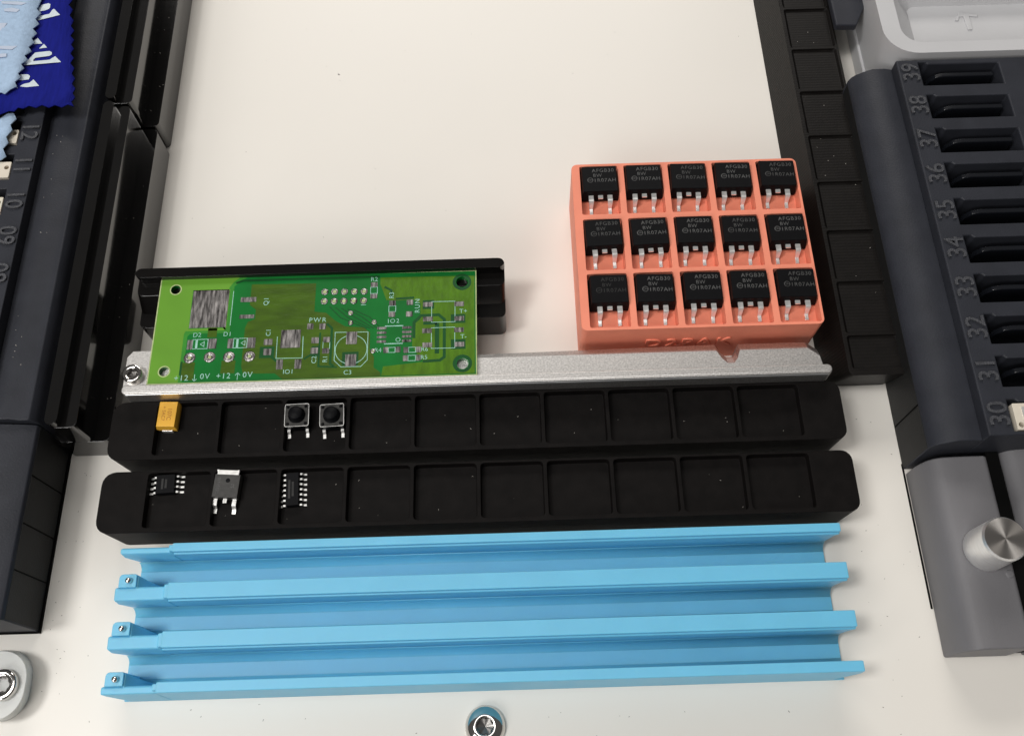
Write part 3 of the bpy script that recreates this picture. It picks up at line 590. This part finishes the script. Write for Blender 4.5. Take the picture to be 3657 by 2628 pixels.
for k_ in range(10):
    yc = 176.4 - 11.18 * k_; nn_ = 39 - k_
    child(text('raised_number', str(nn_), 6.7, 'raised', (112.3, yc, 24.25), H90, None, 0.32, 0.98, 0.06, sx=0.95), rb)
    if k_ < 9:
        a = [(117.6, 9.0), (117.9, 16.0), (118.6, 20.0), (120.0, 21.9), (122.0, 22.4), (135.9, 22.4), (136.1, 9.0)]
        child(MB().extrude(a, yc - 0.1, yc + 1.3, 'y').build('lever', 'navy_gloss', bevel=0.35, seg=3), rb)
def connector(x0, x1, y0, y1, z1, hx, hy, label, grp='white connectors in the feeder banks'):
    o = holed('connector', 'white_plastic', rrect(x0, x1, y0, y1, 0.2, 1), rrect(x0, x1, y0, y1, 0.2, 1), [(circle(hx, hy, 0.62, 14), circle(hx, hy, 0.6, 14), z1 - 3)], z1, z1 - 9, bevel=0.1)
    tag(o, label, 'connector', grp); return o
c1 = connector(115.7, 128, 71.7, 78.2, 24.4, 116.8, 72.9, 'white connector in the right bank beside the number 30')
MB().box(117.6, 126, 74.2, 77.2, 24.42, 24.6).build('contact', 'tin', c1)
lb = empty('feeder_bank', (-120, 160, 0)); tag(lb, 'dark feeder bank on the left with raised numbers 12 down to 8 beside the cloth', 'feeder bank')
BL = [(-114.35 - u, z + (1.6 if 10 < z < 20 else 0.2 if z > 1 else 0)) for u, z in BP]
child(MB().extrude(BL, 83.2, 330, 'y').build('sloped_side', 'navy', bevel=0.35, seg=3), lb)
sl = []
for k_ in range(9):
    yc = 209.0 - 11.0 * k_
    lp = [(-153, yc - 4.0), (-131.2, yc - 4.0), (-131.2, yc + 4.0), (-153, yc + 4.0)]
    sl.append((lp, lp, 8.0))
sq = [(-125.4, 83.2), (-125.4, 330), (-190, 330), (-190, 83.2)]
child(holed('slot_plate', 'navy', sq, sq, sl, 24.25, 0, bevel=0.3), lb)
for k_, tx_ in enumerate(('12', '11', '10', '09', '08')):
    child(text('raised_number', tx_, 6.4, 'raised', (-128.3, 165.2 - 10.95 * k_, 24.45), -H90, None, 0.32, 1.0, 0.06, sx=0.9), lb)
for k_, (y0, y1) in enumerate(((161.5, 165.9), (150.4, 155.4), (139.4, 144.2))):
    connector(-141, -131.2, y0, y1, 24.6, -132.25, y0 + 3.2, ('white connector in the left bank beside number 12, under the cloth edge', 'white connector in the left bank beside number 11', 'half-hidden white connector cut by the left picture edge beside number 10')[k_])
lm = empty('end_module', (-120, 60, 0)); tag(lm, 'charcoal end module of the left bank with upright seams, above the white foot', 'module')
EM = [(-114.35, 0), (-114.35, 16.8), (-114.75, 17.6), (-116.5, 18.3), (-122, 19.2), (-140, 19.6), (-140, 0)]
child(MB().extrude(EM, 37.0, 82.9, 'y').build('housing', 'navy', bevel=0.25, seg=2), lm)
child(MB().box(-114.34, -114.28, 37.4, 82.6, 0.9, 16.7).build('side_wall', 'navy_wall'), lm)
for y in (70.6, 59.15, 48.35): child(MB().box(-114.27, -114.14, y - 0.14, y + 0.14, 1.2, 16.6).build('wall_seam', 'void'), lm)
child(MB().box(-140, -113.9, 36.6, 82.5, 0.0, 0.7).build('base_lip', 'void'), lm)

# ------------------------------------------------------------------ grey boxes with the knob
def grey_box(x0, x1, y0, y1, nm, label):
    P = [(x0 + 0.3, 0.0), (x0, 0.6), (x0, 6.0), (x0 + 0.3, 8.4), (x0 + 1.1, 10.9), (x0 + 2.3, 12.4), (x0 + 4.0, 13.1), (x0 + 7, 13.4), (x1 - 0.8, 13.5), (x1, 12.7), (x1, 0.0)]
    o = MB().extrude(P, y0, y1, 'y').build(nm, 'grey_box', bevel=0.5, seg=3)
    return tag(o, label, 'box')
grey_box(98.2, 113.0, 24.8, 69.4, 'control_box', 'grey control box under the shiny knob at the lower right')
grey_box(116.2, 150, 24.8, 73.5, 'control_box', 'grey control box cut off by the right edge, next to the knob box')
o = MB().box(113.05, 116.15, 25.4, 70.5, 0, 12.4).build('gap_shade_fill', 'void'); tag(o, 'black strip standing in for the shaded gap between the two grey control boxes', 'shade strip')  # black solid in place of the shade between the boxes
o = MB().box(97.75, 98.15, 36.0, 72, -0.5, 0.25).build('foot_shade_line', 'void'); tag(o, 'thin black strip standing in for the shadow along the foot of the grey knob box', 'shade strip')  # wall shadow at the box foot put in as a black strip
kb = empty('knob', (107.2, 46.9, 13.4)); tag(kb, 'shiny spun-metal knob standing on the grey control box', 'knob')
MB().lathe((0, 0, 0), [(5.05, 0.05), (5.05, 0.6), (4.95, 9.7)], 48).build('knob_side', 'knob_side', kb, fix=False)
MB().lathe((0, 0, 0), [(4.95, 9.7), (4.6, 10.3)], 48).build('knob_rim', 'alu_edge', kb, fix=False)
MB().lathe((0, 0, 0), [(4.6, 10.3), (3, 10.26), (1.5, 10.22), (0, 10.2)], 64).build('knob_face', 'spun', kb, fix=False)
MB().lathe((0, 0, 0), [(3.5, 0), (3.5, 0.4)], 32).build('knob_shaft', 'void', kb, fix=False)
o = MB().lathe((111.4, 41.1, 13.35), [(1.05, 0), (0.95, 0.25), (0.6, 0.35), (0, 0.38)], 20).build('indicator_button', 'grey_box'); tag(o, 'small round grey bump beside the knob', 'button')

# ------------------------------------------------------------------ light grey bin at the top right
bn = empty('storage_bin', (130, 200, 0)); tag(bn, 'light grey plastic bin with an embossed hook mark at the top right', 'bin')
out = rrect(106.9, 176, 182.4, 262, (3, 3, 9, 3), 8); outb = rrect(109.6, 176, 183.0, 262, (3, 3, 6, 3), 8)
inn = rrect(112.0, 172, 186.2, 206.0, (3, 3, 5.5, 3), 8); innb = rrect(118.2, 170, 187.5, 204.6, (2, 2, 3.5, 2), 8)
child(holed('bin_body', 'bin', out, outb, [(inn, innb, 19.5)], 25.2, 0, bevel=0.6, seg=3), bn)
child(MB().box(108.3, 110.6, 186, 240, 0, 5.5).build('base_ridge', 'bin', bevel=0.5), bn)
hk = MB().prism([(131.1, 198.8), (133.0, 201.9), (138.3, 200.9), (138.0, 199.9), (135.6, 200.3), (135.5, 195.2), (134.1, 195.2), (133.9, 200.2), (132.7, 200.1), (132.2, 198.7)], 19.5, 19.95)
child(hk.build('embossed_hook', 'bin', bevel=0.2), bn)
o = MB().prism([(98.5, 202.1), (104.6, 201.9), (109.6, 211.8), (120, 236), (98.3, 236)], 13.6, 16.0).build('overhang_cover', 'navy', bevel=0.5, seg=3)
tag(o, 'dark plastic cover jutting in at the top right beside the bin', 'cover')

# ------------------------------------------------------------------ foot and screws on the plate
ft = rrect(-136, -114.1, 17.1, 33.0, (6.5, 1, 1, 6.0), 8)
ftt = rrect(-136, -112.6, 16.9, 32.0, (6.5, 1, 1, 6.2), 8)
tag(holed('corner_foot', 'foot', ftt, ft, [], 6.0, 0, bevel=0.9, seg=4), 'translucent white plastic foot at the lower left corner', 'foot')
socket_screw((-117.4, 24.4, 6.0), 3.5, 1.6, 1.7, 'cap_screw', 'socket cap screw sunk in the white foot at lower left', 6)
socket_screw((-8.55, 12.9, 0), 4.6, 2.6, 1.75, 'button_screw', 'domed button-head screw in the white plate at the bottom edge', 6, True)

# ------------------------------------------------------------------ blue microfibre cloth with pinked edges
def U2(x, y, z):            # photograph measurement turned into a place on the cloth's own plane
    d = Rv * ((x - 1828.5) / 3348) + Uv * ((1314 - y) / 3348) + fwd
    t_ = (z - 228) / d.z; return (d.x * t_, d.y * t_)
ZC = 27.0
cl = empty('cleaning_cloth', (-140, 200, 25)); tag(cl, 'navy and pale blue cloth with zigzag edges at the top left', 'cloth')
def wav(x, y): return 0.5 * math.sin(x * 0.23 + y * 0.11) + 0.35 * math.sin(y * 0.31 - x * 0.05)
def zig(a, b, n_, dep):     # pinked edge from a to b
    a = Vector(a); b = Vector(b); d = (b - a); nn = Vector((-d.y, d.x)).normalized(); out_ = []
    for i in range(n_): out_ += [a + d * (i / n_), a + d * ((i + 0.5) / n_) + nn * dep * random.uniform(0.8, 1.15)]
    return [tuple(p) for p in out_]
def sheet(nm, m, pts, z, th=0.35, lift=None):
    bm = bmesh.new(); vs = [bm.verts.new((p[0] * S, p[1] * S, z * S)) for p in pts]
    ed = [bm.edges.new((vs[i], vs[(i + 1) % len(vs)])) for i in range(len(vs))]
    bmesh.ops.triangle_fill(bm, use_beauty=True, edges=ed)
    bmesh.ops.subdivide_edges(bm, edges=[e for e in bm.edges if e.calc_length() > 0.006], cuts=4, use_grid_fill=True)
    bmesh.ops.triangulate(bm, faces=bm.faces)
    for v in bm.verts:
        x, y = v.co.x / S, v.co.y / S; v.co.z += S * wav(x, y)
    for f in bm.faces:
        if f.normal.z < 0: f.normal_flip()
        f.smooth = True
    me = bpy.data.meshes.new(nm); bm.to_mesh(me); bm.free(); o = link(nm, me, m); child(o, cl)
    so = o.modifiers.new('thickness', 'SOLIDIFY'); so.thickness = th * S; so.offset = -1
    return o
nv = [U2(x, y, ZC) for x, y in zig((262, -60), (264, 376), 13, 13)] + [U2(x, y, ZC) for x, y in zig((262, 378), (85, 392), 4, 10)] + [U2(x, y, ZC) for x, y in zig((85, 392), (20, 412), 2, 9)] + [U2(-120, 445, ZC), U2(-120, -60, ZC)]
sheet('navy_face', 'cloth_navy', nv, ZC)
fo = [(155, -40), (142, 0), (127, 28), (142, 41), (121, 61), (134, 77), (110, 94), (125, 109), (106, 129), (118, 144), (98, 164), (110, 179), (87, 199), (99, 214), (76, 232), (87, 245), (64, 263), (74, 276), (52, 292), (59, 308), (34, 318), (13, 333), (0, 326), (-120, 360), (-120, -40)]
sheet('folded_over_face', 'cloth_pale', [U2(x, y, ZC + 1.6) for x, y in fo], ZC + 1.3)
lo_ = [(0, 425), (30, 408), (52, 409), (62, 430), (39, 450), (46, 468), (21, 489), (28, 509), (6, 527), (17, 553), (0, 563), (-120, 600), (-120, 425)]
sheet('lower_flap', 'cloth_pale', [U2(x, y, ZC - 0.9) for x, y in lo_], ZC - 0.9)
kz = 400 / 2173
def letter(pts, nm='printed_letter', m='cloth_print', z=ZC + 0.0):
    P = [U2(x * kz, y * kz, z) for x, y in pts]
    hz = lambda x, y: wav(x, y) + 0.14
    g = MB(); g.add([(x, y, z + hz(x, y)) for x, y in P], [tuple(range(len(P)))]); return child(g.build(nm, m), cl)
letter([(720, 150), (840, 95), (950, 80), (985, 100), (980, 160), (950, 190), (860, 215), (770, 225)])
letter([(665, 345), (700, 325), (960, 275), (1030, 200), (1060, 195), (1170, 305), (720, 390), (690, 380)])
letter([(610, 850), (640, 770), (710, 710), (805, 825)]); letter([(750, 938), (835, 830), (900, 910)])
letter([(680, 1030), (950, 985), (1000, 1010), (1000, 1060), (950, 1090), (700, 1140)]); letter([(470, 1310), (680, 1030), (700, 1140), (660, 1180), (660, 1215), (960, 1165), (1070, 1095), (1185, 1210)])
letter([(330, 1580), (420, 1480), (560, 1470), (595, 1500), (570, 1560), (440, 1585)])
letter([(320, 1735), (470, 1650), (580, 1620), (655, 1555), (755, 1665)])
for p in ([(40, 60), (350, 40), (520, 60), (420, 110), (60, 110)], [(90, 215), (250, 175), (390, 200), (330, 255), (110, 260)], [(0, 480), (150, 470), (60, 600), (0, 640)], [(0, 920), (350, 910), (250, 1000), (0, 985)], [(0, 1090), (150, 1085), (160, 1150), (0, 1170)]):
    letter(p, 'show_through_letter', 'cloth_ghost', ZC + 1.3)

# ------------------------------------------------------------------ dust and specks
def specks(nm, m, spots, label):
    g = MB()
    for x, y, z, L_, wd in spots:
        a = random.uniform(0, math.pi); dx, dy = math.cos(a) * L_ / 2, math.sin(a) * L_ / 2; nx, ny = -math.sin(a) * wd / 2, math.cos(a) * wd / 2
        g.add([(x - dx - nx, y - dy - ny, z + 0.02), (x + dx - nx, y + dy - ny, z + 0.02), (x + dx + nx, y + dy + ny, z + 0.02), (x - dx + nx, y - dy + ny, z + 0.02), (x, y, z + 0.02 + wd * 0.6)],
              [(0, 1, 4), (1, 2, 4), (2, 3, 4), (3, 0, 4), (3, 2, 1, 0)])
    o = g.build(nm, m); o['kind'] = 'stuff'; o['label'] = label; o['category'] = 'dust'; return o
sp = []
for i in range(10):
    for y0 in (76.6, 58.6):
        for k_ in range(random.randint(0, 3)): sp.append((-87.5 + 16 * i + random.uniform(0, 13.5), y0 + random.uniform(0.5, 12), 10.3, random.uniform(0.08, 0.4), random.uniform(0.05, 0.12)))
for k_ in range(14): sp.append((random.uniform(86.5, 97), random.uniform(100, 210), 11.8, random.uniform(0.1, 0.4), random.uniform(0.08, 0.15)))
for k_ in range(14): sp.append((random.uniform(-103.5, -100.6), random.uniform(90, 220), 10.2, random.uniform(0.1, 0.5), 0.1))
for k_ in range(16): sp.append((random.uniform(-122, -118), random.uniform(90, 170), 22.7, random.uniform(0.1, 0.4), 0.12))
specks('dust', 'dust', sp, 'pale dust specks scattered over the black trays and rails')
sp = [(-51.0, 203.5, 0, 0.7, 0.3)]
for k_ in range(30): sp.append((random.uniform(-100, 98), random.uniform(5, 19.5), 0, random.uniform(0.15, 0.5), random.uniform(0.06, 0.12)))
for k_ in range(20): sp.append((random.uniform(82, 97), random.uniform(12, 88), 0, random.uniform(0.1, 0.4), random.uniform(0.06, 0.12)))
for k_ in range(25): sp.append((random.uniform(-112, -101), random.uniform(20, 78), 0, random.uniform(0.1, 0.4), random.uniform(0.06, 0.12)))
for k_ in range(25): sp.append((random.uniform(-95, 78), random.uniform(130, 225), 0, random.uniform(0.1, 0.35), random.uniform(0.06, 0.1)))
specks('fine_specks', 'speck', sp, 'tiny dark specks and fibres on the white plate')
